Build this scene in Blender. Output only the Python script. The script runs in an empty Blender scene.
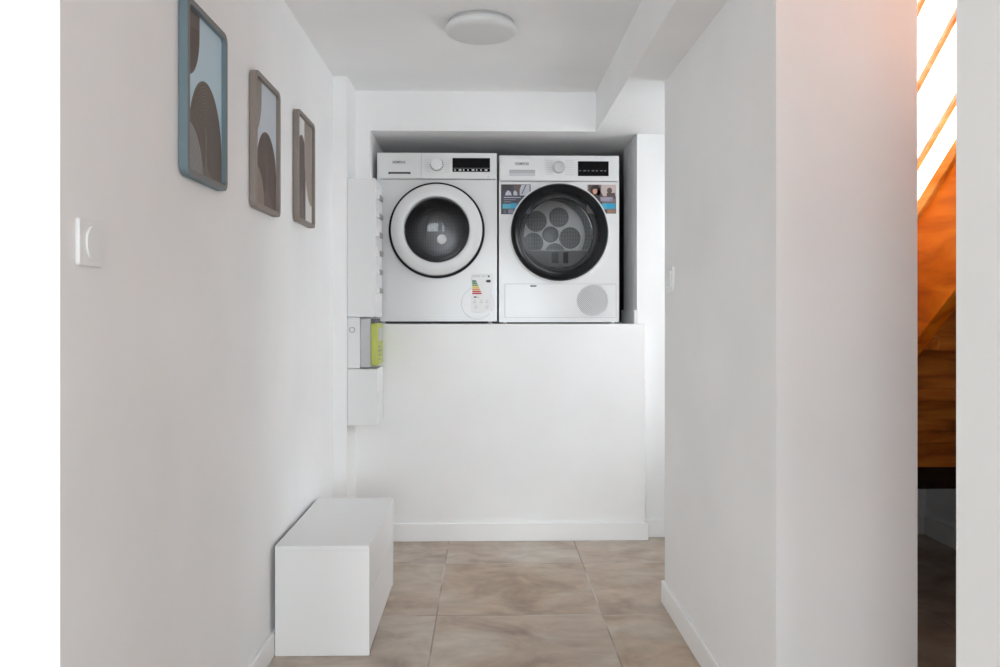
import bpy, bmesh, math, random
from mathutils import Matrix, Vector
random.seed(7)
S = bpy.context.scene
COL = S.collection
PI = math.pi

# ------------------------------------------------------------ camera, world, lights, exposure
cam_d = bpy.data.cameras.new('camera')
cam = bpy.data.objects.new('camera', cam_d); COL.objects.link(cam)
cam.location = (0, 0, 1.12)
cam.rotation_euler = (PI / 2, 0, -0.017947)
cam_d.sensor_fit = 'HORIZONTAL'; cam_d.sensor_width = 36.0
cam_d.lens = 36.0 * 780 / 1000
cam_d.shift_x = 0.0; cam_d.shift_y = -0.0215
cam_d.clip_start = 0.02
S.camera = cam

W = bpy.data.worlds.new('world'); S.world = W; W.use_nodes = True
W.node_tree.nodes['Background'].inputs[0].default_value = (0.92, 1.0, 1.06, 1)
W.node_tree.nodes['Background'].inputs[1].default_value = 0.58


def area(name, loc, rot, sx, sy, power, col=(0.925, 1.0, 1.055)):
    l = bpy.data.lights.new(name, 'AREA'); l.shape = 'RECTANGLE'; l.size = sx; l.size_y = sy
    l.energy = power; l.color = col
    o = bpy.data.objects.new(name, l); COL.objects.link(o)
    o.location = loc; o.rotation_euler = rot
    return o


# daylight through the glazed front of the living room behind the camera
area('daylight_front', (1.6, -7.0, 1.7), (PI / 2, 0, math.radians(12)), 5.0, 3.0, 125)
# added lamp for the bright side passage, its true source unseen
area('passage_fill', (1.44, 3.43, 1.25), (0, PI / 2, 0), 1.3, 0.6, 1.55).data.spread = math.radians(130)
area('fill_left', (-2.6, -5.5, 1.6), (PI / 2, 0, -0.5), 2.0, 2.5, 84)  # added fill from behind left, lifts the right wall and near faces
# rooflight over the stairwell
area('daylight_stairwell', (1.60, 3.2, 4.5), (0, 0, 0), 1.0, 1.1, 150).data.spread = math.radians(50)

S.cycles.max_bounces = 16
S.cycles.diffuse_bounces = 10
S.cycles.sample_clamp_direct = 3.0
S.cycles.sample_clamp_indirect = 3.0
S.view_settings.view_transform = 'Standard'
S.view_settings.look = 'None'
S.view_settings.gamma = 1.0
S.view_settings.use_curve_mapping = False
S.view_settings.exposure = 1.14

# ------------------------------------------------------------ materials


def mat(name, col, rough=0.5, metal=0.0, spec=0.5, coat=0.0, alpha=None):
    m = bpy.data.materials.new(name); m.use_nodes = True
    b = m.node_tree.nodes['Principled BSDF']
    b.inputs['Base Color'].default_value = (*col, 1)
    b.inputs['Roughness'].default_value = rough
    b.inputs['Metallic'].default_value = metal
    b.inputs['Specular IOR Level'].default_value = spec
    b.inputs['Coat Weight'].default_value = coat
    b.inputs['Coat Roughness'].default_value = 0.05
    return m


def nd(m, t, **kw):
    n = m.node_tree.nodes.new(t)
    for k, v in kw.items(): setattr(n, k, v)
    return n


def lk(m, a, b): m.node_tree.links.new(a, b)


def srgb(r, g, b):
    f = lambda c: (c / 255 / 12.92) if c / 255 <= 0.04045 else ((c / 255 + 0.055) / 1.055) ** 2.4
    return (f(r), f(g), f(b))


def ramp(m, fac, stops):
    r = nd(m, 'ShaderNodeValToRGB')
    e = r.color_ramp.elements
    while len(e) < len(stops): e.new(0.5)
    for el, (p, c) in zip(e, stops): el.position = p; el.color = (*c, 1)
    lk(m, fac, r.inputs[0]); return r.outputs[0]


def plaster(name, col, rough=0.6, amt=0.05):
    """painted plaster: slight mottling and roller texture"""
    m = mat(name, col, rough, spec=0.3)
    b = m.node_tree.nodes['Principled BSDF']
    tc = nd(m, 'ShaderNodeTexCoord')
    n = nd(m, 'ShaderNodeTexNoise'); n.inputs['Scale'].default_value = 2.0; n.inputs['Detail'].default_value = 5
    lk(m, tc.outputs['Object'], n.inputs['Vector'])
    c2 = tuple(c * (1 - amt) for c in col)
    lk(m, ramp(m, n.outputs['Fac'], [(0.35, c2), (0.65, col)]), b.inputs['Base Color'])
    n2 = nd(m, 'ShaderNodeTexNoise'); n2.inputs['Scale'].default_value = 220
    lk(m, tc.outputs['Object'], n2.inputs['Vector'])
    bp = nd(m, 'ShaderNodeBump'); bp.inputs['Strength'].default_value = 0.03; bp.inputs['Distance'].default_value = 0.002
    lk(m, n2.outputs['Fac'], bp.inputs['Height']); lk(m, bp.outputs[0], b.inputs['Normal'])
    return m


def tile_floor():
    m = mat('floor_tiles', (0.3, 0.26, 0.22), 0.48, spec=0.35)
    b = m.node_tree.nodes['Principled BSDF']
    tc = nd(m, 'ShaderNodeTexCoord')
    sep = nd(m, 'ShaderNodeSeparateXYZ'); lk(m, tc.outputs['Object'], sep.inputs[0])

    def mth(op, a, bb=None):
        n = nd(m, 'ShaderNodeMath', operation=op)
        for i, v in enumerate((a, bb)):
            if v is None: continue
            if isinstance(v, (int, float)): n.inputs[i].default_value = v
            else: lk(m, v, n.inputs[i])
        return n.outputs[0]
    px, py, ox, oy, gw = 0.612, 0.590, -0.182, 2.88, 0.0026
    fx = mth('DIVIDE', mth('SUBTRACT', sep.outputs[0], ox), px)
    fy = mth('DIVIDE', mth('SUBTRACT', sep.outputs[1], oy), py)
    dx = mth('MULTIPLY', mth('PINGPONG', fx, 0.5), px)
    dy = mth('MULTIPLY', mth('PINGPONG', fy, 0.5), py)
    g = mth('LESS_THAN', mth('MINIMUM', dx, dy), gw)
    # per-tile tone
    cell = nd(m, 'ShaderNodeCombineXYZ')
    lk(m, mth('FLOOR', fx), cell.inputs[0]); lk(m, mth('ADD', mth('FLOOR', fy), 5.0), cell.inputs[1])
    wn = nd(m, 'ShaderNodeTexWhiteNoise'); lk(m, cell.outputs[0], wn.inputs['Vector'])
    vm = nd(m, 'ShaderNodeVectorMath', operation='MULTIPLY_ADD')
    lk(m, wn.outputs['Color'], vm.inputs[0]); vm.inputs[1].default_value = (7, 7, 7)
    lk(m, tc.outputs['Object'], vm.inputs[2])
    n1 = nd(m, 'ShaderNodeTexNoise'); n1.inputs['Scale'].default_value = 3.6; n1.inputs['Detail'].default_value = 7
    n1.inputs['Roughness'].default_value = 0.6; n1.inputs['Distortion'].default_value = 0.6
    lk(m, vm.outputs[0], n1.inputs['Vector'])
    c1 = ramp(m, n1.outputs['Fac'], [(0.30, srgb(150, 130, 114)), (0.46, srgb(176, 157, 139)), (0.60, srgb(186, 173, 158)), (0.76, srgb(200, 193, 182))])
    n2 = nd(m, 'ShaderNodeTexNoise'); n2.inputs['Scale'].default_value = 14; n2.inputs['Detail'].default_value = 8
    mp = nd(m, 'ShaderNodeMapping'); mp.inputs['Scale'].default_value = (0.6, 1.1, 1)
    lk(m, vm.outputs[0], mp.inputs[0]); lk(m, mp.outputs[0], n2.inputs['Vector'])
    mx = nd(m, 'ShaderNodeMixRGB', blend_type='OVERLAY'); mx.inputs[0].default_value = 0.30
    lk(m, c1, mx.inputs[1]); lk(m, n2.outputs['Fac'], mx.inputs[2])
    hs = nd(m, 'ShaderNodeHueSaturation')
    sepc = nd(m, 'ShaderNodeSeparateXYZ'); lk(m, wn.outputs['Color'], sepc.inputs[0])
    lk(m, mth('ADD', mth('MULTIPLY', sepc.outputs[1], 0.35), 0.74), hs.inputs['Saturation'])
    lk(m, mth('ADD', mth('MULTIPLY', sepc.outputs[2], 0.07), 1.02), hs.inputs['Value']); lk(m, mx.outputs[0], hs.inputs['Color'])
    n3 = nd(m, 'ShaderNodeTexNoise'); n3.inputs['Scale'].default_value = 4.0; lk(m, tc.outputs['Object'], n3.inputs['Vector'])
    gc = ramp(m, n3.outputs['Fac'], [(0.42, srgb(146, 130, 118)), (0.58, srgb(196, 189, 180))])
    mg = nd(m, 'ShaderNodeMixRGB'); lk(m, gc, mg.inputs[2])
    lk(m, g, mg.inputs[0]); lk(m, hs.outputs[0], mg.inputs[1])
    lk(m, mg.outputs[0], b.inputs['Base Color'])
    bp = nd(m, 'ShaderNodeBump'); bp.inputs['Strength'].default_value = 0.4; bp.inputs['Distance'].default_value = 0.002
    inv = mth('SUBTRACT', 1.0, g); lk(m, inv, bp.inputs['Height']); lk(m, bp.outputs[0], b.inputs['Normal'])
    return m


def wood(name, dark, mid, light, axis='y', rough=0.4, scale=1.0):
    m = mat(name, mid, rough, spec=0.15)
    b = m.node_tree.nodes['Principled BSDF']
    tc = nd(m, 'ShaderNodeTexCoord')
    mp = nd(m, 'ShaderNodeMapping')
    s = {'y': (14, 2.2, 14), 'x': (2.2, 14, 14), 'yz': (14, 5, 9)}[axis]
    if axis == 'yz': mp.inputs['Rotation'].default_value = (math.radians(-37), 0, 0); s = (14, 2.0, 11)
    mp.inputs['Scale'].default_value = tuple(v * scale for v in s)
    mp.vector_type = 'TEXTURE' if False else 'POINT'
    lk(m, tc.outputs['Object'], mp.inputs[0])
    n = nd(m, 'ShaderNodeTexNoise'); n.inputs['Scale'].default_value = 1.6; n.inputs['Detail'].default_value = 8; n.inputs['Distortion'].default_value = 0.9
    lk(m, mp.outputs[0], n.inputs['Vector'])
    lk(m, ramp(m, n.outputs['Fac'], [(0.3, dark), (0.5, mid), (0.7, light)]), b.inputs['Base Color'])
    return m


def perforated(name, metal_col, hole_col, scale, metal=0.6, rough=0.35, r=0.32):
    m = mat(name, metal_col, rough, metal)
    b = m.node_tree.nodes['Principled BSDF']
    tc = nd(m, 'ShaderNodeTexCoord')
    v = nd(m, 'ShaderNodeTexVoronoi'); v.inputs['Scale'].default_value = scale; v.inputs['Randomness'].default_value = 0.0
    v.voronoi_dimensions = '2D'
    mp = nd(m, 'ShaderNodeMapping'); mp.inputs['Rotation'].default_value = (PI / 2, math.radians(30), 0)
    lk(m, tc.outputs['Object'], mp.inputs[0]); lk(m, mp.outputs[0], v.inputs['Vector'])
    lk(m, ramp(m, v.outputs['Distance'], [(r - 0.03, hole_col), (r + 0.03, metal_col)]), b.inputs['Base Color'])
    return m


def pane_glass(name, tint, refl=1.0, rough=0.22):
    """tinted door glass: clear tint with fresnel gloss"""
    m = bpy.data.materials.new(name); m.use_nodes = True
    nt = m.node_tree; nt.nodes.remove(nt.nodes['Principled BSDF'])
    out = nt.nodes['Material Output']
    t = nd(m, 'ShaderNodeBsdfTransparent'); t.inputs[0].default_value = (*tint, 1)
    g = nd(m, 'ShaderNodeBsdfGlossy'); g.inputs['Roughness'].default_value = rough; g.inputs['Color'].default_value = (refl, refl, refl, 1)
    fr = nd(m, 'ShaderNodeFresnel'); fr.inputs[0].default_value = 1.5
    mx = nd(m, 'ShaderNodeMixShader')
    lk(m, fr.outputs[0], mx.inputs[0]); lk(m, t.outputs[0], mx.inputs[1]); lk(m, g.outputs[0], mx.inputs[2])
    lk(m, mx.outputs[0], out.inputs['Surface'])
    return m


M = {}
M['wall'] = plaster('white_wall_paint', (0.905, 0.905, 0.905), 0.6)
M['ceil'] = plaster('white_ceiling_paint', (0.90, 0.90, 0.90), 0.7)
M['nicheshade'] = plaster('niche_shade_dark', (0.12, 0.12, 0.12), 0.8)  # dark colour stands in for the deep shade inside the niche
M['trim'] = plaster('white_skirting_gloss', (0.90, 0.90, 0.90), 0.35, 0.02)
M['tile'] = tile_floor()
M['enamel'] = plaster('white_enamel', (0.72, 0.72, 0.722), 0.16, 0.005)
M['enamel'].node_tree.nodes['Principled BSDF'].inputs['Specular IOR Level'].default_value = 0.5
M['fascia'] = mat('white_fascia_plastic', (0.72, 0.72, 0.722), 0.28)
M['silver'] = mat('silver_plastic', (0.50, 0.50, 0.51), 0.35, 0.3)
M['greyprint'] = mat('grey_print', (0.13, 0.13, 0.135), 0.5)
M['paleprint'] = mat('pale_grey_print', (0.55, 0.55, 0.56), 0.5)
M['seam'] = mat('dark_seam', (0.05, 0.05, 0.05), 0.5)
M['softseam'] = mat('soft_seam', (0.40, 0.40, 0.41), 0.5)
M['blackgloss'] = mat('black_gloss_plastic', (0.008, 0.008, 0.009), 0.15, spec=0.2)
M['display'] = mat('black_display', (0.006, 0.006, 0.007), 0.15, spec=0.12)
M['chrome'] = mat('chrome', (0.75, 0.75, 0.76), 0.12, 1.0)
M['ringdark'] = mat('dark_chrome', (0.012, 0.012, 0.013), 0.3, 0.0, spec=0.2)
M['rubber'] = mat('grey_rubber', (0.10, 0.10, 0.105), 0.5)
M['feet'] = mat('foot_plastic', (0.55, 0.55, 0.55), 0.5)
M['plinth'] = mat('black_plinth', (0.015, 0.015, 0.015), 0.6)
M['drum'] = perforated('drum_steel', (0.52, 0.52, 0.53), (0.30, 0.30, 0.30), 130, 0.35, 0.35)
M['drumback'] = perforated('drum_back_steel', (0.40, 0.40, 0.41), (0.08, 0.08, 0.08), 130, 0.0, 0.5)
M['star'] = mat('drum_star_steel', (0.95, 0.95, 0.95), 0.45, 0.0)
M['hub'] = mat('drum_hub', (0.26, 0.26, 0.27), 0.5, 0.1)
M['whitedisc'] = mat('white_disc', (0.95, 0.95, 0.95), 0.4)
M['glassdark'] = pane_glass('tinted_door_glass', (0.84, 0.84, 0.85), 1.0, 0.07)
M['glassclear'] = pane_glass('dark_door_glass', (0.98, 0.98, 0.98), 0.35)
M['label'] = mat('label_paper', (0.84, 0.84, 0.84), 0.45)
for n, c in dict(e1=(0, 90, 50), e2=(40, 120, 60), e3=(120, 150, 50), e4=(215, 190, 50), e5=(220, 150, 60), e6=(200, 75, 50), e7=(190, 40, 45)).items():
    M[n] = mat('energy_' + {'1': 'dark_green', '2': 'green', '3': 'olive', '4': 'yellow', '5': 'orange', '6': 'vermilion', '7': 'red'}[n[1]], srgb(*c), 0.5)
for n, c in dict(navy=(44, 48, 62), slate=(78, 80, 92), linen=(186, 186, 196), brownp=(84, 70, 66), cyan=(30, 150, 190), cyan2=(70, 160, 185),
                 hair=(36, 27, 28), skin=(205, 150, 130), beige=(186, 170, 165), taupe=(110, 98, 96), mauve=(130, 122, 142), tan=(140, 110, 92), coat=(58, 48, 48)).items():
    M[n] = mat('print_' + n, srgb(*c), 0.35)
M['cab'] = mat('white_lacquer', (0.80, 0.80, 0.80), 0.35)
M['pvc'] = plaster('white_pvc', (0.78, 0.78, 0.78), 0.4, 0.01)
M['slot'] = mat('grey_slot', (0.30, 0.30, 0.30), 0.6)
M['metergrey'] = mat('meter_grey_plastic', (0.48, 0.49, 0.50), 0.35)
M['lime'] = mat('lime_plastic', srgb(176, 184, 84), 0.45)
M['opal'] = mat('opal_plastic', (0.70, 0.70, 0.70), 0.4)
M['lampbase'] = mat('lamp_base', (0.45, 0.45, 0.45), 0.5)
M['switch'] = mat('switch_plastic', (0.86, 0.86, 0.86), 0.3)
M['fr1'] = mat('blue_grey_frame', srgb(110, 130, 138), 0.55)
M['fr1f'] = mat('grey_brown_frame_face', srgb(120, 122, 122), 0.55)
M['fr2'] = mat('taupe_frame', srgb(142, 132, 125), 0.55)
M['fr3'] = mat('brown_grey_frame', srgb(136, 126, 119), 0.55)
for n, c in dict(sky=(190, 214, 226), br=(112, 99, 93), br2=(116, 106, 98), gr=(150, 149, 146), ln=(82, 72, 68), ln2=(120, 119, 117),
                 pale=(196, 204, 211), tp=(154, 147, 140), db=(104, 88, 80), db2=(90, 76, 70), lb=(150, 133, 123), white=(214, 213, 212), tb=(166, 154, 146), lnb=(132, 118, 110)).items():
    M['a_' + n] = mat('art_' + n, srgb(*c), 0.6)
M['oak'] = wood('orange_oak', srgb(186, 86, 6), srgb(222, 118, 18), srgb(242, 146, 40), 'yz', 0.35)
M['oaklight'] = wood('honey_oak', srgb(214, 130, 40), srgb(236, 158, 66), srgb(246, 184, 96), 'y', 0.35)
M['oakbar'] = wood('oak_bar', srgb(200, 146, 100), srgb(224, 180, 136), srgb(240, 208, 168), 'y', 0.35)
M['treadwood'] = wood('brown_tread_wood', srgb(130, 68, 16), srgb(180, 102, 32), srgb(208, 128, 48), 'x', 0.4)
M['shadewood'] = wood('shade_dark_wood', srgb(24, 12, 8), srgb(34, 18, 12), srgb(44, 26, 16), 'x', 0.5)  # near-black colour stands for the shade under the stair
M['winframe'] = mat('white_window_frame', (0.8, 0.8, 0.8), 0.4)
M['winpane'] = pane_glass('window_pane', (0.95, 0.96, 0.96))

# ------------------------------------------------------------ mesh helpers


class MB:
    def __init__(s): s.bm = bmesh.new(); s.mats = []

    def mi(s, m):
        if m not in s.mats: s.mats.append(m)
        return s.mats.index(m)

    def _add(s, t, m, smooth):
        i = s.mi(m)
        for f in t.faces: f.material_index = i; f.smooth = smooth
        me = bpy.data.meshes.new('tmp'); t.to_mesh(me); t.free()
        s.bm.from_mesh(me); bpy.data.meshes.remove(me)

    def box(s, x0, x1, y0, y1, z0, z1, m, bev=0.0, seg=2, mx=None):
        t = bmesh.new(); bmesh.ops.create_cube(t, size=1)
        for v in t.verts: v.co = Vector(((x0 + x1) / 2 + v.co.x * (x1 - x0), (y0 + y1) / 2 + v.co.y * (y1 - y0), (z0 + z1) / 2 + v.co.z * (z1 - z0)))
        if bev: bmesh.ops.bevel(t, geom=t.edges[:], offset=bev, segments=seg, profile=0.5, affect='EDGES')
        if mx: t.transform(mx)
        s._add(t, m, False); return s

    def prism(s, pts, a0, a1, axis, m, bev=0.0, mx=None):
        """pts: 2-D outline, extruded along axis ('x': pts=(y,z); 'y': pts=(x,z); 'z': pts=(x,y))"""
        t = bmesh.new()
        def P(p, a): return {'x': (a, p[0], p[1]), 'y': (p[0], a, p[1]), 'z': (p[0], p[1], a)}[axis]
        A = [t.verts.new(P(p, a0)) for p in pts]; B = [t.verts.new(P(p, a1)) for p in pts]
        t.faces.new(A); t.faces.new(B[::-1])
        n = len(pts)
        for i in range(n): t.faces.new((A[i], B[i], B[(i + 1) % n], A[(i + 1) % n]))
        bmesh.ops.recalc_face_normals(t, faces=t.faces[:])
        if bev: bmesh.ops.bevel(t, geom=t.edges[:], offset=bev, segments=2, profile=0.5, affect='EDGES')
        if mx: t.transform(mx)
        s._add(t, m, False); return s

    def ring(s, outer, inner, a0, a1, axis, m):
        """two outlines with equal counts, extruded: a frame"""
        t = bmesh.new()
        def P(p, a): return {'x': (a, p[0], p[1]), 'y': (p[0], a, p[1]), 'z': (p[0], p[1], a)}[axis]
        O0 = [t.verts.new(P(p, a0)) for p in outer]; O1 = [t.verts.new(P(p, a1)) for p in outer]
        I0 = [t.verts.new(P(p, a0)) for p in inner]; I1 = [t.verts.new(P(p, a1)) for p in inner]
        n = len(outer)
        for i in range(n):
            j = (i + 1) % n
            t.faces.new((O0[i], O0[j], O1[j], O1[i])); t.faces.new((I0[i], I1[i], I1[j], I0[j]))
            t.faces.new((O0[i], I0[i], I0[j], O0[j])); t.faces.new((O1[i], O1[j], I1[j], I1[i]))
        bmesh.ops.recalc_face_normals(t, faces=t.faces[:])
        s._add(t, m, False); return s

    def lathe(s, prof, c, m, axis='y', n=72, smooth=True, caps=(False, False), flip=False):
        """prof: list of (radius, a) along the axis through c (c = other two coordinates)"""
        t = bmesh.new(); R = []
        for r, a in prof:
            row = []
            if r < 1e-6:
                co = {'y': (c[0], a, c[1]), 'z': (c[0], c[1], a), 'x': (a, c[0], c[1])}[axis]
                row = [t.verts.new(co)]
            else:
                for k in range(n):
                    u, v = r * math.cos(2 * PI * k / n), r * math.sin(2 * PI * k / n)
                    co = {'y': (c[0] + u, a, c[1] + v), 'z': (c[0] + u, c[1] + v, a), 'x': (a, c[0] + u, c[1] + v)}[axis]
                    row.append(t.verts.new(co))
            R.append(row)
        for p, q in zip(R, R[1:]):
            for k in range(n):
                l = (k + 1) % n
                if len(p) == 1 and len(q) == 1: continue
                if len(p) == 1: t.faces.new((p[0], q[k], q[l]))
                elif len(q) == 1: t.faces.new((p[k], q[0], p[l]))
                else: t.faces.new((p[k], q[k], q[l], p[l]))
        if caps[0] and len(R[0]) > 1: t.faces.new(R[0])
        if caps[1] and len(R[-1]) > 1: t.faces.new(R[-1])
        bmesh.ops.recalc_face_normals(t, faces=t.faces[:])
        if flip in (True, None) and sum(f.normal.y * f.calc_area() for f in t.faces) > 0: bmesh.ops.reverse_faces(t, faces=t.faces[:])
        i = s.mi(m)
        for f in t.faces: f.material_index = i; f.smooth = smooth
        if smooth:
            for e in t.edges:
                if len(e.link_faces) == 2 and e.calc_face_angle(0) > math.radians(35): e.smooth = False
        me = bpy.data.meshes.new('tmp'); t.to_mesh(me); t.free()
        s.bm.from_mesh(me); bpy.data.meshes.remove(me); return s

    def text(s, body, size, x, y, z, m, depth=0.0006):
        """lettering standing on a front facing -y, centred on x, z"""
        cu = bpy.data.curves.new('txt', 'FONT'); cu.body = body; cu.size = size; cu.extrude = depth; cu.offset = 0.012 * size
        cu.align_x = 'CENTER'; cu.align_y = 'CENTER'
        o = bpy.data.objects.new('txt', cu); COL.objects.link(o)
        dg = bpy.context.evaluated_depsgraph_get()
        me = bpy.data.meshes.new_from_object(o.evaluated_get(dg))
        t = bmesh.new(); t.from_mesh(me)
        t.transform(Matrix.Translation((x, y, z)) @ Matrix.Rotation(PI / 2, 4, 'X'))
        bpy.data.objects.remove(o); bpy.data.curves.remove(cu); bpy.data.meshes.remove(me)
        s._add(t, m, False); return s

    def build(s, name, parent=None, loc=None):
        me = bpy.data.meshes.new(name); s.bm.to_mesh(me); s.bm.free()
        for m in s.mats: me.materials.append(m)
        o = bpy.data.objects.new(name, me); COL.objects.link(o)
        if parent: o.parent = parent
        if loc: o.location = loc
        return o


def struct(o): o['kind'] = 'structure'; return o


def thing(name, label, cat, loc, rz=0, group=None):
    o = bpy.data.objects.new(name, None); COL.objects.link(o); o.empty_display_size = 0.1
    o.location = loc; o.rotation_euler = (0, 0, rz)
    o['label'] = label; o['category'] = cat
    if group: o['group'] = group
    return o


def plab(o, label): o['label'] = label; return o


def rrect(x0, x1, z0, z1, r, n=6):
    pts = []
    for cx, cz, a0 in ((x1 - r, z1 - r, 0), (x0 + r, z1 - r, 90), (x0 + r, z0 + r, 180), (x1 - r, z0 + r, 270)):
        for k in range(n + 1):
            a = math.radians(a0 + 90 * k / n); pts.append((cx + r * math.cos(a), cz + r * math.sin(a)))
    return pts


def wallbox(name, *boxes, m='wall', bev=0.0):
    b = MB()
    for q in boxes: b.box(*q, M[m], bev)
    return struct(b.build(name))


# ------------------------------------------------------------ room shell
wallbox('floor', (-3.2, 3.5, -4.0, 5.1, -0.1, 0.0), m='tile')
wallbox('ceiling', (-3.2, 1.03, -4.0, 5.1, 2.2, 2.32), (1.03, 3.5, -4.0, 0.55, 2.2, 2.32), (1.03, 1.132, 0.70, 1.80, 2.2, 2.32), m='ceil')  # last strip added to shield the stringer from overhead light
# left wall of the corridor and its end facing the living room (one L-shaped wall)
b = MB(); b.prism([(-3.2, 1.295), (-0.70, 1.295), (-0.70, 3.82), (-0.85, 3.82), (-0.85, 1.45), (-3.2, 1.45)], 0, 2.2, 'z', M['wall'])
struct(b.build('wall_left'))
wallbox('trim_1', (-0.70, -0.636, 3.582, 3.82, 0, 2.2))                       # shallow pilaster in the corner
# back wall: ledge block, left strip, lintel over the niche, recessed wall at the right
wallbox('wall_back_lower', (-0.85, 0.784, 3.82, 5.0, 0, 1.061), bev=0.004)
wallbox('wall_back_left', (-0.85, -0.566, 3.82, 5.0, 1.061, 2.006))
wallbox('wall_back_upper', (-0.85, 1.0, 3.82, 5.1, 2.006, 2.2), (1.0, 1.4, 4.25, 5.1, 2.006, 2.2))
wallbox('wall_back_right', (0.752, 1.60, 3.87, 4.25, 1.061, 2.006), (0.784, 1.60, 3.87, 4.25, 0, 1.061), (1.0, 1.60, 3.87, 4.25, 2.006, 2.2))
wallbox('wall_niche', (-0.85, 1.4, 5.0, 5.1, 0.8, 2.006), (1.3, 1.4, 4.25, 5.0, 0, 2.006), (0.784, 1.3, 4.25, 5.0, 0, 1.061), m='nicheshade')  # side recess widened and coloured dark for deeper shade
# beam over the right wall, with its soffit level with the lintel
wallbox('trim_2', (0.54, 1.60, 2.99, 3.82, 2.006, 2.2), (0.54, 0.688, 1.837, 2.99, 2.006, 2.2))
# thick right wall whose end faces the living room
wallbox('wall_right', (0.688, 1.026, 1.837, 2.99, 0, 2.2), (1.026, 1.132, 2.13, 2.90, 0, 2.2))  # second block is added filler, keeps stairwell light off the floor
# wall at the right edge of the picture
wallbox('wall_right_near', (0.60, 0.75, 0.70, 0.985, 0, 2.2), (0.60, 3.5, 0.55, 0.70, 0, 2.2))
# side passage behind the right wall
wallbox('wall_passage', (1.026, 1.60, 2.90, 2.99, 0, 2.2),
        (1.50, 1.60, 2.99, 3.87, 0, 0.55), (1.50, 1.60, 2.99, 3.87, 1.95, 2.2), (1.50, 1.60, 2.99, 3.08, 0.55, 1.95), (1.50, 1.60, 3.78, 3.87, 0.55, 1.95))
w = MB()
w.ring([(3.08, 0.55), (3.78, 0.55), (3.78, 1.95), (3.08, 1.95)], [(3.13, 0.60), (3.73, 0.60), (3.73, 1.90), (3.13, 1.90)], 1.52, 1.57, 'x', M['winframe'])
w.box(1.53, 1.56, 3.415, 3.445, 0.60, 1.90, M['winframe'])
w.box(1.54, 1.546, 3.13, 3.73, 0.60, 1.90, M['winpane'])
struct(w.build('added_window'))  # unseen window, added to give the passage lamp a source
# stairwell
wallbox('wall_stair_back', (1.60, 2.32, 3.90, 4.0, 0, 4.7))
wallbox('wall_stair_right', (2.22, 2.32, 0.70, 3.90, 0, 4.7))
wallbox('wall_stair_front', (1.03, 2.32, 0.55, 0.70, 2.2, 4.7))
wallbox('ceiling_stair', (0.98, 2.32, 0.55, 4.0, 4.7, 4.8), m='ceil')
wallbox('wall_stair_left', (0.98, 1.03, 0.55, 3.99, 2.32, 4.7), (1.03, 1.60, 2.90, 2.99, 2.2, 4.7), (1.50, 1.60, 2.99, 4.0, 2.2, 4.7))
# living room behind the camera
wallbox('wall_room_left', (-3.3, -3.2, -4.0, 1.45, 0, 2.32))
wallbox('wall_room_front', (-3.3, -2.7, -4.15, -4.0, 0, 2.32))


def skirting(name, outline, h=0.082):
    """outline: closed plan polygon"""
    b = MB(); b.prism(outline, 0.0005, h, 'z', M['trim'], bev=0.003)
    return struct(b.build(name))


skirting('baseboard_left', [(-0.70, 1.30), (-0.688, 1.30), (-0.688, 3.582), (-0.70, 3.582)], 0.080)
skirting('baseboard_back', [(-0.636, 3.82), (-0.636, 3.807), (0.797, 3.807), (0.797, 3.857), (1.50, 3.857), (1.50, 3.87), (0.784, 3.87), (0.784, 3.82)], 0.088)
skirting('baseboard_right', [(0.688, 1.84), (0.676, 1.84), (0.676, 3.002), (1.50, 3.002), (1.50, 2.99), (0.688, 2.99)], 0.084)
skirting('baseboard_niche', [(0.752, 3.872), (0.739, 3.872), (0.739, 4.25), (0.752, 4.25)], 0.07).location.z = 1.061
b = MB(); b.prism([(1.60, 3.90), (1.60, 3.885), (2.205, 3.885), (2.205, 1.6), (2.22, 1.6), (2.22, 3.90)], 0.0005, 0.095, 'z', M['trim'], bev=0.003)
struct(b.build('baseboard_stair'))

# ------------------------------------------------------------ washing machine and tumble dryer


def holed_front(b, w, z0, z1, cx, cz, r, y, m, n=96):
    """flat front with a round hole: square-to-circle fan of quads"""
    t = bmesh.new(); A = []; B = []
    for k in range(n):
        a = 2 * PI * k / n; dx, dz = math.cos(a), math.sin(a)
        s = min([((w - cx) / dx if dx > 1e-9 else (-cx / dx if dx < -1e-9 else 1e9)), ((z1 - cz) / dz if dz > 1e-9 else ((z0 - cz) / dz if dz < -1e-9 else 1e9))])
        A.append(t.verts.new((cx + r * dx, y, cz + r * dz))); B.append(t.verts.new((cx + s * dx, y, cz + s * dz)))
    for x, z in ((0, z0), (w, z0), (w, z1), (0, z1)):
        i = min(range(n), key=lambda k: (B[k].co.x - x) ** 2 + (B[k].co.z - z) ** 2); B[i].co = Vector((x, y, z))
    for k in range(n):
        l = (k + 1) % n; t.faces.new((A[k], B[k], B[l], A[l]))
    bmesh.ops.recalc_face_normals(t, faces=t.faces[:])
    if sum(f.normal.y for f in t.faces) > 0: bmesh.ops.reverse_faces(t, faces=t.faces[:])
    b._add(t, m, False)


def shell(root, w, h, fz, cx, cz, r, depth, zb):
    b = MB()
    th = 0.012
    holed_front(b, w, zb, fz, cx, cz, r, 0.0, M['enamel'])
    b.box(0, th, 0.0015, depth, zb, h, M['enamel']); b.box(w - th, w, 0.0015, depth, zb, h, M['enamel'])
    b.box(th, w - th, 0.0015, depth, h - th, h, M['enamel']); b.box(th, w - th, 0.0015, depth, zb, zb + th, M['enamel'])
    b.box(th, w - th, depth - th, depth, zb + th, h - th, M['enamel'])
    return b.build('body', root)


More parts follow.
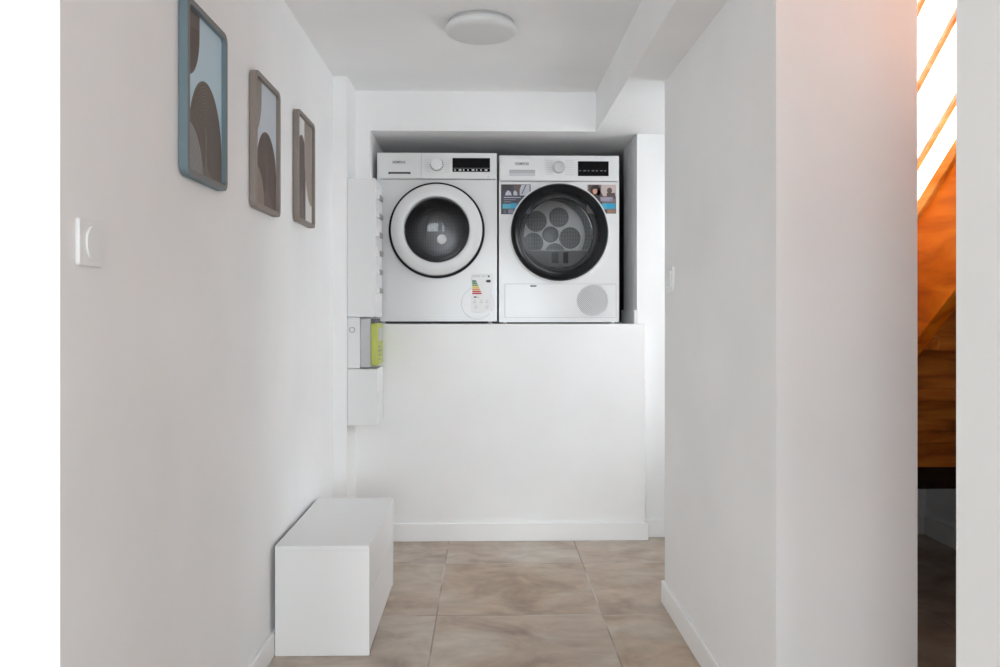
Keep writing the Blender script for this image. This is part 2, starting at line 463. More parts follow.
def washer():
    w, h = 0.598, 0.852
    rt = thing('washing_machine', 'white front-loading washing machine with white-framed door, left of the two', 'washing machine', (-0.543, 3.90, 1.061))
    cx, cz = 0.298, 0.465
    shell(rt, w, h, 0.720, cx, cz, 0.215, 0.56, 0.012)
    # fascia
    f = MB()
    f.box(0.002, w - 0.002, -0.012, 0.004, 0.722, h, M['fascia'], 0.004)
    f.box(0.222, 0.2232, -0.0125, -0.011, 0.724, h - 0.002, M['softseam'])
    for k in range(6):
        z = 0.757 + k * 0.0115
        f.box(0.238, 0.266, -0.0124, -0.0118, z, z + 0.0022, M['paleprint'])
        f.box(0.334, 0.364, -0.0124, -0.0118, z, z + 0.0022, M['paleprint'])
    f.box(0.548, 0.562, -0.0124, -0.0118, 0.729, 0.734, M['paleprint'])
    f.build('control_panel', rt)
    d = MB()
    d.box(0.006, 0.220, -0.0155, -0.0115, 0.726, h - 0.004, M['fascia'], 0.002)
    dr = d.build('detergent_drawer', rt)
    MB().text('SIEMENS', 0.0175, 0.110, -0.0158, 0.803, M['greyprint']).build('brand_lettering', dr)
    g = MB(); g.box(0.058, 0.168, -0.0165, -0.0150, 0.744, 0.755, M['seam'], 0.0005)
    g.prism([(-0.0150, 0.747), (-0.0175, 0.744), (-0.0165, 0.738), (-0.0150, 0.738)], 0.066, 0.160, 'x', M['fascia'])
    plab(g.build('drawer_handle', dr), 'dark handle slot in the drawer front')
    k = MB(); k.lathe([(0.0325, -0.0115), (0.0325, -0.0135), (0.0305, -0.0135)], (0.298, 0.793), M['seam'])
    k.lathe([(0.0305, -0.012), (0.030, -0.033), (0.028, -0.036), (0.0, -0.037)], (0.298, 0.793), M['fascia'])
    k.build('program_knob', rt)
    s = MB(); s.box(0.376, 0.563, -0.0135, -0.0115, 0.757, 0.826, M['display'], 0.0008)
    for i in range(8):
        x = 0.386 + i * 0.0215
        s.box(x, x + 0.006 + 0.007 * (i % 3 == 1), -0.0139, -0.0134, 0.762, 0.770, M['paleprint'])
    s.box(0.378, 0.561, -0.0139, -0.0134, 0.7745, 0.7755, M['softseam'])
    plab(s.build('display', rt), 'black display strip')
    # door
    o = MB()
    o.lathe([(0.2385, 0.0), (0.2385, -0.020), (0.2370, -0.025), (0.2290, -0.027), (0.2265, -0.020)], (cx, cz), M['ringdark'], n=128)
    plab(o.build('door_trim_ring', rt), 'thin dark ring round the door')
    o = MB()
    o.lathe([(0.2270, -0.012), (0.2265, -0.026), (0.222, -0.030), (0.195, -0.034), (0.172, -0.037), (0.165, -0.034), (0.1620, -0.024), (0.1610, 0.012)], (cx, cz + 0.003), M['fascia'], n=128)
    door = o.build('door', rt)
    o = MB()
    o.lathe([(0.1625, -0.026), (0.158, -0.020), (0.148, 0.0), (0.136, 0.035), (0.124, 0.075), (0.110, 0.098), (0.085, 0.110), (0.045, 0.116), (0.0, 0.118)], (cx, cz + 0.004), M['glassdark'], n=128, flip=True)
    plab(o.build('door_glass', door), 'dark glass bowl of the door')
    o = MB()
    o.lathe([(0.214, 0.0), (0.21, 0.03), (0.185, 0.05), (0.178, 0.085), (0.185, 0.105), (0.235, 0.115)], (cx, cz), M['rubber'], n=96)
    o.build('door_gasket', rt)
    o = MB()
    o.lathe([(0.232, 0.112), (0.250, 0.125), (0.250, 0.43)], (cx, cz), M['drum'], n=96)
    o.lathe([(0.250, 0.43), (0.16, 0.437), (0.10, 0.424), (0.0, 0.422)], (cx, cz), M['drum'], n=96)
    for a in (80, 200, 320):
        mx = Matrix.Translation((cx, 0, cz)) @ Matrix.Rotation(math.radians(-a), 4, 'Y')
        o.prism([(-0.045, 0.249), (-0.02, 0.205), (0.0, 0.196), (0.02, 0.205), (0.045, 0.249)], 0.14, 0.42, 'y', M['drum'], mx=mx)
    o.build('drum', rt)
    o = MB(); o.lathe([(0.0255, 0.1155), (0.0250, 0.112), (0.022, 0.1105), (0.0, 0.1100)], (cx + 0.0185, cz - 0.032), M['whitedisc'])  # disc added on the glass to stand out as a bright spot
    plab(o.build('glass_disc', door), 'round white disc added at the bottom of the glass bowl')
    # filter flap and energy label
    o = MB(); fx, fz, fr = 0.500, 0.103, 0.079
    o.lathe([(fr + 0.0014, -0.0003), (fr + 0.0014, -0.0012), (fr, -0.0012), (fr, -0.0003)], (fx, fz), M['softseam'], n=96)
    o.lathe([(fr, 0.001), (fr, -0.0018), (fr - 0.002, -0.0024), (fr - 0.003, -0.0024), (0, -0.0024)], (fx, fz), M['enamel'], n=96)
    o.build('filter_flap', rt)
    o = MB(); y = -0.0030
    o.box(0.470, 0.568, y - 0.0006, y + 0.0004, 0.055, 0.246, M['label'])
    y -= 0.0008
    for i, n in enumerate(('e1', 'e2', 'e3', 'e4', 'e5', 'e6', 'e7')):
        z = 0.2095 - i * 0.0102; L = 0.018 + i * 0.0045
        o.prism([(0.474, z), (0.474 + L, z), (0.474 + L + 0.004, z + 0.0038), (0.474 + L, z + 0.0076), (0.474, z + 0.0076)], y - 0.0003, y, 'y', M[n])
    o.prism([(0.541, 0.213), (0.548, 0.2065), (0.566, 0.2065), (0.566, 0.2195), (0.548, 0.2195)], y - 0.0003, y, 'y', M['seam'])
    o.text('SIEMENS', 0.0105, 0.494, y, 0.238, M['paleprint'], 0.0002)
    o.box(0.522, 0.540, y - 0.0003, y, 0.236, 0.239, M['paleprint']); o.box(0.552, 0.562, y - 0.0003, y, 0.233, 0.242, M['greyprint'])
    o.box(0.482, 0.496, y - 0.0003, y, 0.130, 0.137, M['greyprint']); o.box(0.500, 0.510, y - 0.0003, y, 0.130, 0.134, M['paleprint'])
    for x, z in ((0.480, 0.105), (0.512, 0.105), (0.541, 0.105), (0.485, 0.078), (0.541, 0.078)):
        o.box(x, x + 0.014, y - 0.0003, y, z, z + 0.003, M['paleprint'])
        o.ring(rrect(x + 0.002, x + 0.013, z + 0.005, z + 0.016, 0.003, 3), rrect(x + 0.0035, x + 0.0115, z + 0.0065, z + 0.0145, 0.002, 3), y - 0.0003, y, 'y', M['paleprint'])
    plab(o.build('energy_label', rt), 'energy rating label with coloured bars')
    o = MB(); o.box(0.012, w - 0.012, 0.012, 0.5, 0.003, 0.0122, M['plinth']); plab(o.build('plinth', rt), 'black strip under the body')
    for x in (0.03, w - 0.035):
        for y in (0.02, 0.50):
            o = MB(); o.lathe([(0.016, 0.0005), (0.017, 0.004), (0.012, 0.007), (0.012, 0.0115)], (x, y), M['feet'], axis='z', n=24, caps=(True, True)); o.build('foot', rt)


def poly_clip_circle(pts, cx, cz, r): return pts


def dryer():
    w, h = 0.602, 0.841
    rt = thing('tumble_dryer', 'white tumble dryer with black-ringed door and photo stickers, right of the two', 'tumble dryer', (0.065, 3.90, 1.061))
    cx, cz = 0.302, 0.4565
    shell(rt, w, h, 0.711, cx, cz, 0.225, 0.56, 0.008)
    f = MB(); f.box(0.002, w - 0.002, -0.012, 0.004, 0.713, h, M['fascia'], 0.006, 3)
    for k in range(7):
        z = 0.744 + k * 0.0118
        f.box(0.234, 0.268, -0.0124, -0.0118, z, z + 0.0022, M['paleprint']); f.box(0.330, 0.376, -0.0124, -0.0118, z, z + 0.0022, M['paleprint'])
    f.build('control_panel', rt)
    d = MB(); d.box(0.005, 0.222, -0.0155, -0.0115, 0.717, 0.826, M['fascia'], 0.002); dr = d.build('water_container_drawer', rt)
    MB().text('SIEMENS', 0.0185, 0.114, -0.0158, 0.797, M['greyprint']).build('brand_lettering', dr)
    g = MB(); g.box(0.051, 0.180, -0.0163, -0.0150, 0.751, 0.768, M['softseam'], 0.0004); g.box(0.051, 0.180, -0.0175, -0.0150, 0.737, 0.751, M['silver'], 0.0006)
    plab(g.build('drawer_handle', dr), 'grey handle recess in the drawer front')
    k = MB(); k.lathe([(0.030, -0.0115), (0.029, -0.034), (0.026, -0.037)], (0.298, 0.780), M['silver']); k.lathe([(0.026, -0.037), (0.022, -0.0375), (0.0, -0.0375)], (0.298, 0.780), M['silver'])
    k.lathe([(0.020, -0.0376), (0.020, -0.0380), (0.0185, -0.0380), (0.0185, -0.0376)], (0.298, 0.780), M['softseam'])
    plab(k.build('program_knob', rt), 'silver programme knob')
    s = MB(); s.box(0.394, 0.548, -0.0135, -0.0115, 0.738, 0.812, M['display'], 0.0008)
    for i in range(7): s.box(0.400 + i * 0.021, 0.409 + i * 0.021 + 0.004 * (i % 2), -0.0139, -0.0134, 0.762, 0.767, M['greyprint'])
    plab(s.build('display', rt), 'black display')
    # photo stickers
    y0 = -0.0006

    def patch(b, pts, lay, m): b.prism(pts, y0 - 0.00022 * lay, y0 - 0.00022 * (lay - 1), 'y', M[m])

    def el(x, z, rx, rz, n=24): return [(x + rx * math.cos(2 * PI * k / n), z + rz * math.sin(2 * PI * k / n)) for k in range(n)]

    def rc(x0, x1, z0, z1): return [(x0, z0), (x1, z0), (x1, z1), (x0, z1)]
    b = MB(); b.box(0.010, 0.158, y0, -0.0001, 0.548, 0.697, M['navy'])
    patch(b, rc(0.018, 0.062, 0.668, 0.695), 1, 'hair'); patch(b, rc(0.074, 0.112, 0.642, 0.695), 1, 'brownp')
    patch(b, [(0.104, 0.642), (0.142, 0.642), (0.153, 0.660), (0.153, 0.695), (0.112, 0.695), (0.104, 0.672)], 2, 'linen')
    patch(b, [(0.112, 0.650), (0.118, 0.650), (0.138, 0.695), (0.131, 0.695)], 3, 'taupe')
    patch(b, [(0.030, 0.642), (0.064, 0.642), (0.058, 0.660), (0.044, 0.668), (0.034, 0.656)], 2, 'linen')
    patch(b, [(0.072, 0.642), (0.092, 0.642), (0.090, 0.658), (0.080, 0.668), (0.072, 0.660)], 2, 'linen')
    patch(b, rc(0.024, 0.110, 0.630, 0.634), 2, 'linen'); patch(b, rc(0.024, 0.085, 0.619, 0.623), 2, 'mauve'); patch(b, rc(0.024, 0.060, 0.608, 0.612), 2, 'mauve')
    patch(b, rc(0.018, 0.072, 0.576, 0.600), 2, 'cyan2'); patch(b, rc(0.060, 0.090, 0.576, 0.603), 3, 'cyan')
    patch(b, rc(0.024, 0.036, 0.552, 0.570), 2, 'slate'); patch(b, rc(0.046, 0.072, 0.552, 0.572), 2, 'mauve')
    plab(b.build('sticker', rt), 'photo sticker of laundry with a cyan bar, left of the door')
    b = MB(); b.box(0.440, 0.587, y0, -0.0001, 0.552, 0.697, M['taupe'])
    patch(b, rc(0.440, 0.447, 0.612, 0.697), 1, 'beige'); patch(b, rc(0.512, 0.587, 0.640, 0.697), 1, 'beige')
    patch(b, rc(0.447, 0.500, 0.670, 0.697), 1, 'brownp')
    patch(b, el(0.483, 0.664, 0.026, 0.032), 2, 'hair'); patch(b, [(0.497, 0.680), (0.512, 0.660), (0.524, 0.636), (0.500, 0.622), (0.486, 0.640)], 2, 'brownp')
    patch(b, el(0.481, 0.665, 0.0115, 0.016), 3, 'skin'); patch(b, el(0.478, 0.681, 0.015, 0.006), 4, 'hair')
    patch(b, [(0.470, 0.620), (0.484, 0.648), (0.505, 0.632), (0.520, 0.600), (0.500, 0.590)], 3, 'coat')
    patch(b, el(0.554, 0.668, 0.013, 0.014), 2, 'brownp'); patch(b, rc(0.540, 0.582, 0.626, 0.656), 2, 'brownp')
    patch(b, rc(0.505, 0.572, 0.612, 0.636), 3, 'mauve'); patch(b, rc(0.510, 0.565, 0.628, 0.631), 4, 'linen'); patch(b, rc(0.510, 0.556, 0.619, 0.622), 4, 'linen')
    patch(b, rc(0.500, 0.582, 0.576, 0.603), 3, 'cyan'); patch(b, rc(0.515, 0.540, 0.576, 0.603), 4, 'cyan2')
    patch(b, rc(0.545, 0.580, 0.554, 0.572), 3, 'tan'); patch(b, rc(0.525, 0.540, 0.554, 0.570), 3, 'coat')
    plab(b.build('sticker', rt), 'photo sticker of a dark-haired person with a cyan bar, right of the door')
    # door
    o = MB(); o.lathe([(0.2505, 0.0), (0.2505, -0.014), (0.249, -0.017), (0.2435, -0.017), (0.2425, -0.010)], (cx, cz), M['fascia'], n=128)
    o.build('door_surround', rt)
    o = MB()
    o.lathe([(0.2428, -0.010), (0.2425, -0.024), (0.236, -0.034), (0.218, -0.040), (0.2, -0.040), (0.198, -0.036), (0.197, 0.010)], (cx, cz), M['blackgloss'], n=128)
    door = plab(o.build('door', rt), 'black glossy door ring')
    o = MB(); o.lathe([(0.199, -0.036), (0.15, -0.044), (0.09, -0.049), (0.0, -0.051)], (cx, cz), M['glassclear'], n=128, flip=None)
    plab(o.build('door_glass', door), 'round tinted door glass')
    o = MB(); o.lathe([(0.196, 0.0), (0.192, 0.02), (0.180, 0.03), (0.174, 0.045), (0.176, 0.055), (0.21, 0.06)], (cx, cz), M['rubber'], n=96)
    o.lathe([(0.1815, 0.0285), (0.179, 0.026), (0.1765, 0.031)], (cx, cz), M['chrome'], n=96)
    o.build('door_gasket', rt)
    # drum
    dz = 0.497; dx = 0.299
    o = MB(); o.lathe([(0.212, 0.06), (0.262, 0.075), (0.262, 0.50), (0.235, 0.508)], (dx, dz - 0.012), M['drum'], n=96)
    for a in (35, 155, 275):
        mx = Matrix.Translation((dx, 0, dz - 0.012)) @ Matrix.Rotation(math.radians(-a), 4, 'Y')
        o.prism([(-0.03, 0.261), (-0.014, 0.222), (0.0, 0.214), (0.014, 0.222), (0.03, 0.261)], 0.09, 0.49, 'y', M['star'], mx=mx)
    o.build('drum', rt)
    o = MB(); o.lathe([(0.240, 0.507), (0.20, 0.510), (0.0, 0.510)], (dx, dz - 0.012), M['drumback'], n=96)
    o.lathe([(0.196, 0.509), (0.192, 0.504), (0.188, 0.504), (0.184, 0.509)], (dx, dz - 0.004), M['star'], n=96)
    bk = o.build('drum_back_plate', rt)
    o = MB()
    o.lathe([(0.183, 0.509), (0.182, 0.503), (0.10, 0.502), (0.0, 0.502)], (dx, dz), M['star'], n=96)
    for a, rr, q in ((-10, 0.112, 0.061), (64, 0.108, 0.056), (137, 0.110, 0.060), (206, 0.108, 0.057), (284, 0.108, 0.056)):
        c, sn = dx + rr * math.cos(math.radians(a)), dz + rr * math.sin(math.radians(a))
        o.lathe([(q, 0.5025), (q - 0.002, 0.4985), (q - 0.006, 0.4985), (0.0, 0.5000)], (c, sn), M['drumback'], n=48)
    o.lathe([(0.052, 0.503), (0.052, 0.498), (0.046, 0.497)], (dx, dz), M['star'])
    plab(o.build('star_plate', bk), 'bright five-armed star plate')
    o = MB(); o.lathe([(0.0455, 0.500), (0.044, 0.492), (0.038, 0.490), (0.0, 0.489)], (dx, dz), M['hub']); o.build('hub', bk)
    o = MB()  # dark block with a pale edge and two black panels
    o.prism([(-0.15, -0.085), (0.15, -0.085), (0.135, -0.125), (0.10, -0.150), (0.05, -0.168), (-0.05, -0.168), (-0.10, -0.150), (-0.135, -0.125)], 0.052, 0.085, 'y', M['rubber'], mx=Matrix.Translation((cx, 0, cz)))
    o.box(cx - 0.15, cx + 0.15, 0.049, 0.052, cz - 0.088, cz - 0.084, M['softseam'])
    o.box(cx - 0.035, cx + 0.0, 0.049, 0.053, cz - 0.150, cz - 0.094, M['blackgloss'])
    o.box(cx + 0.025, cx + 0.05, 0.049, 0.053, cz - 0.150, cz - 0.094, M['blackgloss'])
    plab(o.build('lower_block', rt), 'dark block with two panels behind the lower glass')
    # service flap with grille
    o = MB(); o.ring(rrect(0.028, 0.588, 0.030, 0.2005, 0.006, 3), rrect(0.0295, 0.5865, 0.0315, 0.199, 0.005, 3), -0.0006, 0.0, 'y', M['softseam'])
    o.box(0.0305, 0.5855, -0.0016, -0.0001, 0.0325, 0.198, M['enamel'], 0.0006)
    fl = o.build('service_flap', rt)
    o = MB(); o.box(0.156, 0.188, -0.0026, -0.0014, 0.185, 0.193, M['greyprint'], 0.0003); plab(o.build('flap_catch', fl), 'small grey catch')
    o = MB(); gx, gz, R = 0.470, 0.1175, 0.0775
    o.lathe([(R, -0.0015), (R, -0.0026), (0.0, -0.0026)], (gx, gz), M['softseam'], n=72)
    pitch = 0.0072
    n = int(R / pitch) + 1
    for i in range(-n, n + 1):
        d = i * pitch
        if abs(d) >= R - 0.001: continue
        L = math.sqrt(R * R - d * d)
        for sgn in (1, -1):
            mx = Matrix.Translation((gx, 0, gz)) @ Matrix.Rotation(math.radians(45 * sgn), 4, 'Y')
            o.box(-L, L, -0.0040, -0.0026, d - 0.0013, d + 0.0013, M['fascia'], mx=mx)
    plab(o.build('vent_grille', fl), 'round grey lattice vent')
    o = MB(); o.box(0.012, w - 0.012, 0.012, 0.5, 0.003, 0.0082, M['plinth']); plab(o.build('plinth', rt), 'black strip under the body')
    for x in (0.03, w - 0.03):
        for y in (0.02, 0.50):
            o = MB(); o.lathe([(0.016, 0.0005), (0.017, 0.003), (0.012, 0.005), (0.012, 0.0078)], (x, y), M['feet'], axis='z', n=24, caps=(True, True)); o.build('foot', rt)


washer(); dryer()

# ------------------------------------------------------------ electrical trunking and meter by the pilaster
rt = thing('electrical_trunking', 'white vertical cable trunking column in the corner left of the washing machine', 'cable trunking', (-0.636, 3.70, 0.598))


def tl(b, x0, x1, y0, y1, z0, z1, m, bev=0.0): b.box(x0 + 0.636, x1 + 0.636, y0 - 3.70, y1 - 3.70, z0 - 0.598, z1 - 0.598, m, bev)


b = MB(); tl(b, -0.6355, -0.578, 3.590, 3.806, 0.86, 1.096, M['pvc'], 0.003); bp = b.build('backboard', rt)
b = MB(); b.lathe([(0.013, -0.1105), (0.013, -0.1125), (0.010, -0.1125), (0.010, -0.1105)], (0.022, 0.440), M['slot'], n=32)
b.build('knockout', bp)
b = MB(); tl(b, -0.6355, -0.506, 3.585, 3.806, 1.0975, 1.733, M['pvc'], 0.003); cv = b.build('upper_duct', rt)
for i in range(6):
    z = 1.205 + i * 0.088
    b = MB(); tl(b, -0.507, -0.496, 3.600, 3.650, z, z + 0.042, M['pvc'], 0.002); tl(b, -0.507, -0.498, 3.660, 3.79, z + 0.006, z + 0.028, M['slot'], 0.001)
    b.build('duct_clip', cv)
b = MB(); tl(b, -0.6355, -0.500, 3.585, 3.806, 0.598, 0.858, M['pvc'], 0.004); tl(b, -0.501, -0.497, 3.62, 3.77, 0.70, 0.75, M['pvc'], 0.001); b.build('lower_duct', rt)
mt = thing('electric_meter', 'electricity meter with lime-green front cover set between the trunking covers', 'electric meter', (-0.578, 3.70, 0.862))


def ml(b, x0, x1, y0, y1, z0, z1, m, bev=0.0): b.box(x0 + 0.578, x1 + 0.578, y0 - 3.70, y1 - 3.70, z0 - 0.862, z1 - 0.862, m, bev)


b = MB(); ml(b, -0.5775, -0.530, 3.598, 3.796, 0.864, 1.090, M['metergrey'], 0.004); ml(b, -0.570, -0.512, 3.603, 3.79, 1.066, 1.088, M['rubber'], 0.002); mb_ = plab(b.build('meter_body', mt), 'grey meter housing')
b = MB(); ml(b, -0.5305, -0.500, 3.596, 3.798, 0.872, 1.068, M['lime'], 0.008); c_ = plab(b.build('meter_cover', mt), 'lime-green front cover')
b = MB(); ml(b, -0.5005, -0.4985, 3.63, 3.77, 0.985, 1.045, M['metergrey'], 0.0005)
for i in range(4): ml(b, -0.5005, -0.4990, 3.63, 3.70 + 0.02 * (i % 3), 0.895 + 0.02 * i, 0.902 + 0.02 * i, M['slot'])
b.build('meter_display', c_)

# ------------------------------------------------------------ low white cabinet
rt = thing('low_cabinet', 'low white two-drawer cabinet standing on the tiles along the left wall', 'cabinet', (-0.534, 2.878, 0))
b = MB()
b.box(-0.152, 0.134, -0.328, 0.328, 0.0005, 0.357, M['cab'], 0.002)
b.box(-0.152, 0.154, -0.330, 0.330, 0.343, 0.359, M['cab'], 0.0015)
b.box(-0.152, 0.154, -0.330, -0.314, 0.0005, 0.343, M['cab'], 0.0012)
b.box(-0.152, 0.154, 0.314, 0.330, 0.0005, 0.343, M['cab'], 0.0012)
b.build('cabinet_body', rt)
for z0, z1 in ((0.006, 0.190), (0.193, 0.341)):
    b = MB(); b.box(0.1345, 0.1525, -0.312, 0.312, z0, z1, M['cab'], 0.0015); b.build('drawer_front', rt)

# ------------------------------------------------------------ ceiling lamp
rt = thing('ceiling_lamp', 'round flush white ceiling lamp, unlit, on the corridor ceiling', 'ceiling lamp', (-0.018, 2.91, 2.2))
b = MB(); b.lathe([(0.120, -0.0005), (0.123, -0.004), (0.123, -0.010), (0.118, -0.012)], (0, 0), M['lampbase'], axis='z', n=96, caps=(True, True)); plab(b.build('lamp_base', rt), 'thin grey mounting ring')
b = MB(); b.lathe([(0.122, -0.0105), (0.128, -0.016), (0.1325, -0.024), (0.1335, -0.031), (0.130, -0.038), (0.121, -0.043), (0.10, -0.046), (0.05, -0.048), (0, -0.0485)], (0, 0), M['opal'], axis='z', n=96)
b.build('lamp_shade', rt)

# ------------------------------------------------------------ light switches
rt = thing('light_switch', 'white square light switch with oval rocker beside the left picture', 'light switch', (-0.70, 1.383, 1.241))
b = MB(); b.prism(rrect(-0.042, 0.042, -0.041, 0.041, 0.006, 4), 0.0003, 0.008, 'x', M['switch'], bev=0.0015); b.build('plate', rt)
b = MB(); b.prism([(0.024 * math.cos(a) * (1.0), 0.030 * math.sin(a)) for a in [2 * PI * k / 40 for k in range(40)]], 0.008, 0.0125, 'x', M['switch'], bev=0.0012); b.build('rocker', rt)
rt = thing('light_switch', 'white light switch near the far end of the right wall', 'light switch', (0.688, 2.872, 1.241))
b = MB(); b.prism(rrect(-0.042, 0.042, -0.047, 0.047, 0.006, 4), -0.010, -0.0003, 'x', M['switch'], bev=0.0015); b.build('plate', rt)
b = MB(); b.prism([(-0.030, -0.030), (0.030, -0.030), (0.030, 0.030), (-0.030, 0.030)], -0.0155, -0.010, 'x', M['switch'], bev=0.0015); b.build('rocker', rt)

# ------------------------------------------------------------ framed pictures
FW, FH, BAR = 0.275, 0.410, 0.015


def clip(poly, x0, x1, z0, z1):
    def side(ps, inside, inter):
        out = []
        for i, p in enumerate(ps):
            q = ps[i - 1]
            if inside(p):
                if not inside(q): out.append(inter(q, p))
                out.append(p)
            elif inside(q): out.append(inter(q, p))
        return out

    def ix(v): return lambda p, q: (v, p[1] + (q[1] - p[1]) * (v - p[0]) / (q[0] - p[0]))

    def iz(v): return lambda p, q: (p[0] + (q[0] - p[0]) * (v - p[1]) / (q[1] - p[1]), v)
    for ins, it in ((lambda p: p[0] >= x0, ix(x0)), (lambda p: p[0] <= x1, ix(x1)), (lambda p: p[1] >= z0, iz(z0)), (lambda p: p[1] <= z1, iz(z1))):
        if len(poly) < 3: return []
        poly = side(poly, ins, it)
    return poly


def arch(cx, top, rx, rz, base, n=28):
    """arch outline: half ellipse over straight sides; base below top = standing arch, above = hanging arch"""
    s = 1 if base < top else -1
    pts = [(cx + rx * math.cos(PI * k / n), top - s * rz + s * rz * math.sin(PI * k / n)) for k in range(n + 1)]
    return pts + [(cx - rx, base), (cx + rx, base)]


def arch_line(cx, top, rx, rz, leg, t, n=28):
    """thin open arch line as quads"""
    s = 1 if leg > 0 else -1
    c = [(cx + rx, top - s * rz - leg, 1, 0)] + [(cx + rx * math.cos(PI * k / n), top - s * rz + s * rz * math.sin(PI * k / n), math.cos(PI * k / n), s * math.sin(PI * k / n)) for k in range(n + 1)] + [(cx - rx, top - s * rz - leg, -1, 0)]
    return [[(a[0], a[1]), (b_[0], b_[1]), (b_[0] - t * b_[2], b_[1] - t * b_[3]), (a[0] - t * a[2], a[1] - t * a[3])] for a, b_ in zip(c, c[1:])]


def picture(y, z, label, fm, ff, bg, shapes):
    """local x = out of the wall, y = along the wall away from the camera, z up; origin at the lower edge"""
    rt = thing('framed_picture', label, 'picture', (-0.70, y, z), group='arch pictures on the left wall')
    o, i = rrect(0, FW, 0, FH, 0.024), rrect(BAR, FW - BAR, BAR, FH - BAR, 0.012)
    b = MB(); b.ring(o, i, 0.002, 0.022, 'x', fm); 
    for f in b.bm.faces:
        if f.normal.x > 0.9: f.material_index = b.mi(ff)
    fr = b.build('frame', rt)
    b = MB(); x0, x1, z0, z1 = BAR - 0.004, FW - BAR + 0.004, BAR - 0.004, FH - BAR + 0.004
    b.box(0.004, 0.011, x0, x1, z0, z1, bg)
    base = 0.011
    for lay, (poly, m) in enumerate(shapes):
        polys = [poly] if isinstance(poly[0], tuple) else poly
        for p in polys:
            p = clip(p, x0 + 0.0005, x1 - 0.0005, z0 + 0.0005, z1 - 0.0005)
            if len(p) > 2: b.prism(p, base - 0.0002, base + 0.00025 * (lay + 1), 'x', m)
    b.build('artwork', rt)


def lines(cx, top, rx, rz, leg, cnt, step, t=0.0019):
    out = []
    for k in range(1, cnt + 1):
        s = 1 if leg > 0 else -1
        r1, r2 = rx - k * step, rz - k * step
        if r1 < step * 0.4 or r2 < step * 0.4: break
        out += arch_line(cx, top - s * k * step, r1, r2, leg * (0.4 + 0.6 * (1 - k / (cnt + 1))), t)
    return out


A = lambda n: M['a_' + n]
picture(1.785, 1.434, 'blue-grey framed arch picture nearest the light switch, leftmost and largest of three', M['fr1'], M['fr1f'], A('sky'), [
    (arch(0.028, 0.238, 0.076, 0.110, 0.50), A('br')), (lines(0.028, 0.238, 0.076, 0.110, -0.012, 11, 0.0062), A('ln')),
    (arch(0.145, 0.250, 0.113, 0.165, -0.05), A('br2')), (lines(0.145, 0.250, 0.113, 0.165, 0.10, 13, 0.0078), A('ln')),
    (arch(0.022, 0.131, 0.100, 0.118, -0.05), A('gr')), (lines(0.022, 0.131, 0.100, 0.118, 0.07, 11, 0.0080), A('ln2'))])
picture(2.314, 1.4305, 'taupe framed picture of a dark brown arch on pale blue, middle of three', M['fr2'], M['fr2'], A('pale'), [
    (arch(0.016, 0.225, 0.078, 0.130, 0.50), A('tp')), (lines(0.016, 0.225, 0.078, 0.130, -0.06, 8, 0.008), A('lnb')),
    (arch(0.148, 0.252, 0.108, 0.130, -0.05), A('db')), (lines(0.148, 0.252, 0.108, 0.130, 0.12, 11, 0.0085), A('db2')),
    (arch(0.020, 0.136, 0.097, 0.115, -0.05), A('lb')), (lines(0.020, 0.136, 0.097, 0.115, 0.05, 9, 0.009), A('lnb'))])
picture(2.835, 1.450, 'brown-grey framed picture of tall taupe arches on white, farthest of three', M['fr3'], M['fr3'], A('white'), [
    (arch(0.095, 0.332, 0.060, 0.080, -0.05), A('br')), (lines(0.095, 0.332, 0.060, 0.080, 0.25, 7, 0.0075), A('ln')),
    (arch(0.250, 0.085, 0.112, 0.200, 0.50), A('tb')), (lines(0.250, 0.085, 0.112, 0.200, -0.25, 11, 0.009), A('lnb'))])

# ------------------------------------------------------------ staircase
SL = 0.755                                            # rise over run, climbing towards the camera
rt = thing('staircase', 'orange wooden staircase with sloping guard rails seen through the narrow gap', 'staircase', (1.15, 1.972, 0))
YA, YB = 0.74, 2.67


def slope(y, c): return c - SL * (y - 1.972)


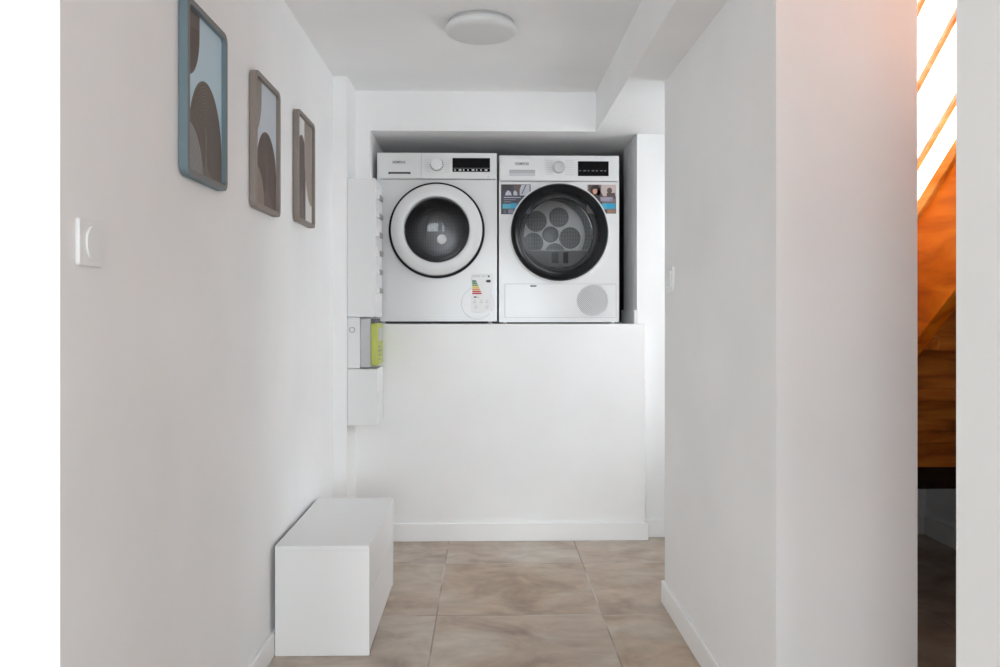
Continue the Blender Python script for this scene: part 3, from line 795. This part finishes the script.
def sl_bar(b, x0, x1, c0, c1, m, ya=YA, yb=YB, bev=0.0):
    b.prism([(ya - 1.972, slope(ya, c0)), (yb - 1.972, slope(yb, c0)), (yb - 1.972, slope(yb, c1)), (ya - 1.972, slope(ya, c1))], x0, x1, 'x', m, bev)


b = MB(); sl_bar(b, 0.0, 0.04, 1.115, 1.425, M['oak'], bev=0.002); b.build('stringer', rt)
b = MB(); sl_bar(b, 1.03, 1.068, 1.115, 1.425, M['oak'], bev=0.002); b.build('stringer', rt)
b = MB(); sl_bar(b, -0.012, 0.046, 1.424, 1.466, M['oaklight'], bev=0.004); plab(b.build('stringer_cap', rt), 'lighter moulded cap along the stringer')
for k in range(4):
    c = 1.588 + 0.207 * k
    b = MB(); sl_bar(b, 0.0, 0.012, c - 0.009, c + 0.009, M['oakbar'], bev=0.0015); b.build('guard_rail', rt)
b = MB(); sl_bar(b, -0.01, 0.045, 2.395, 2.445, M['oaklight'], bev=0.008); b.build('handrail', rt)
for y in (0.80, 2.60):
    b = MB(); b.box(0.018, 0.058, y - 1.972 - 0.02, y - 1.972 + 0.02, slope(y, 1.47), slope(y, 2.40), M['oak'], 0.003); b.build('newel_post', rt)
RUN, RISE = 0.207, 0.156
for k in range(9):
    y = 2.671 - 1.972 - RUN * k; z = 0.587 + RISE * k
    b = MB(); b.box(0.038, 1.032, y - 0.018, y, z, z + RISE - 0.026, M['treadwood'], 0.001); b.build('riser', rt)
    b = MB(); b.box(0.038, 1.032, y - RUN - 0.022, y + 0.025, z + RISE - 0.036, z + RISE, M['treadwood'], 0.003); b.build('tread', rt)
b = MB(); b.box(0.04, 1.068, 0.700, 0.760, 0.508, 0.587, M['shadewood'], 0.003); plab(b.build('landing_beam', rt), 'beam coloured dark for the shade under the lowest visible step')
b = MB(); b.box(0.0, 1.068, 0.760, 0.926, 0.545, 0.587, M['shadewood'], 0.003); b.box(0.452, 1.068, 0.926, 1.922, 0.545, 0.587, M['shadewood'], 0.003); b.build('landing', rt)
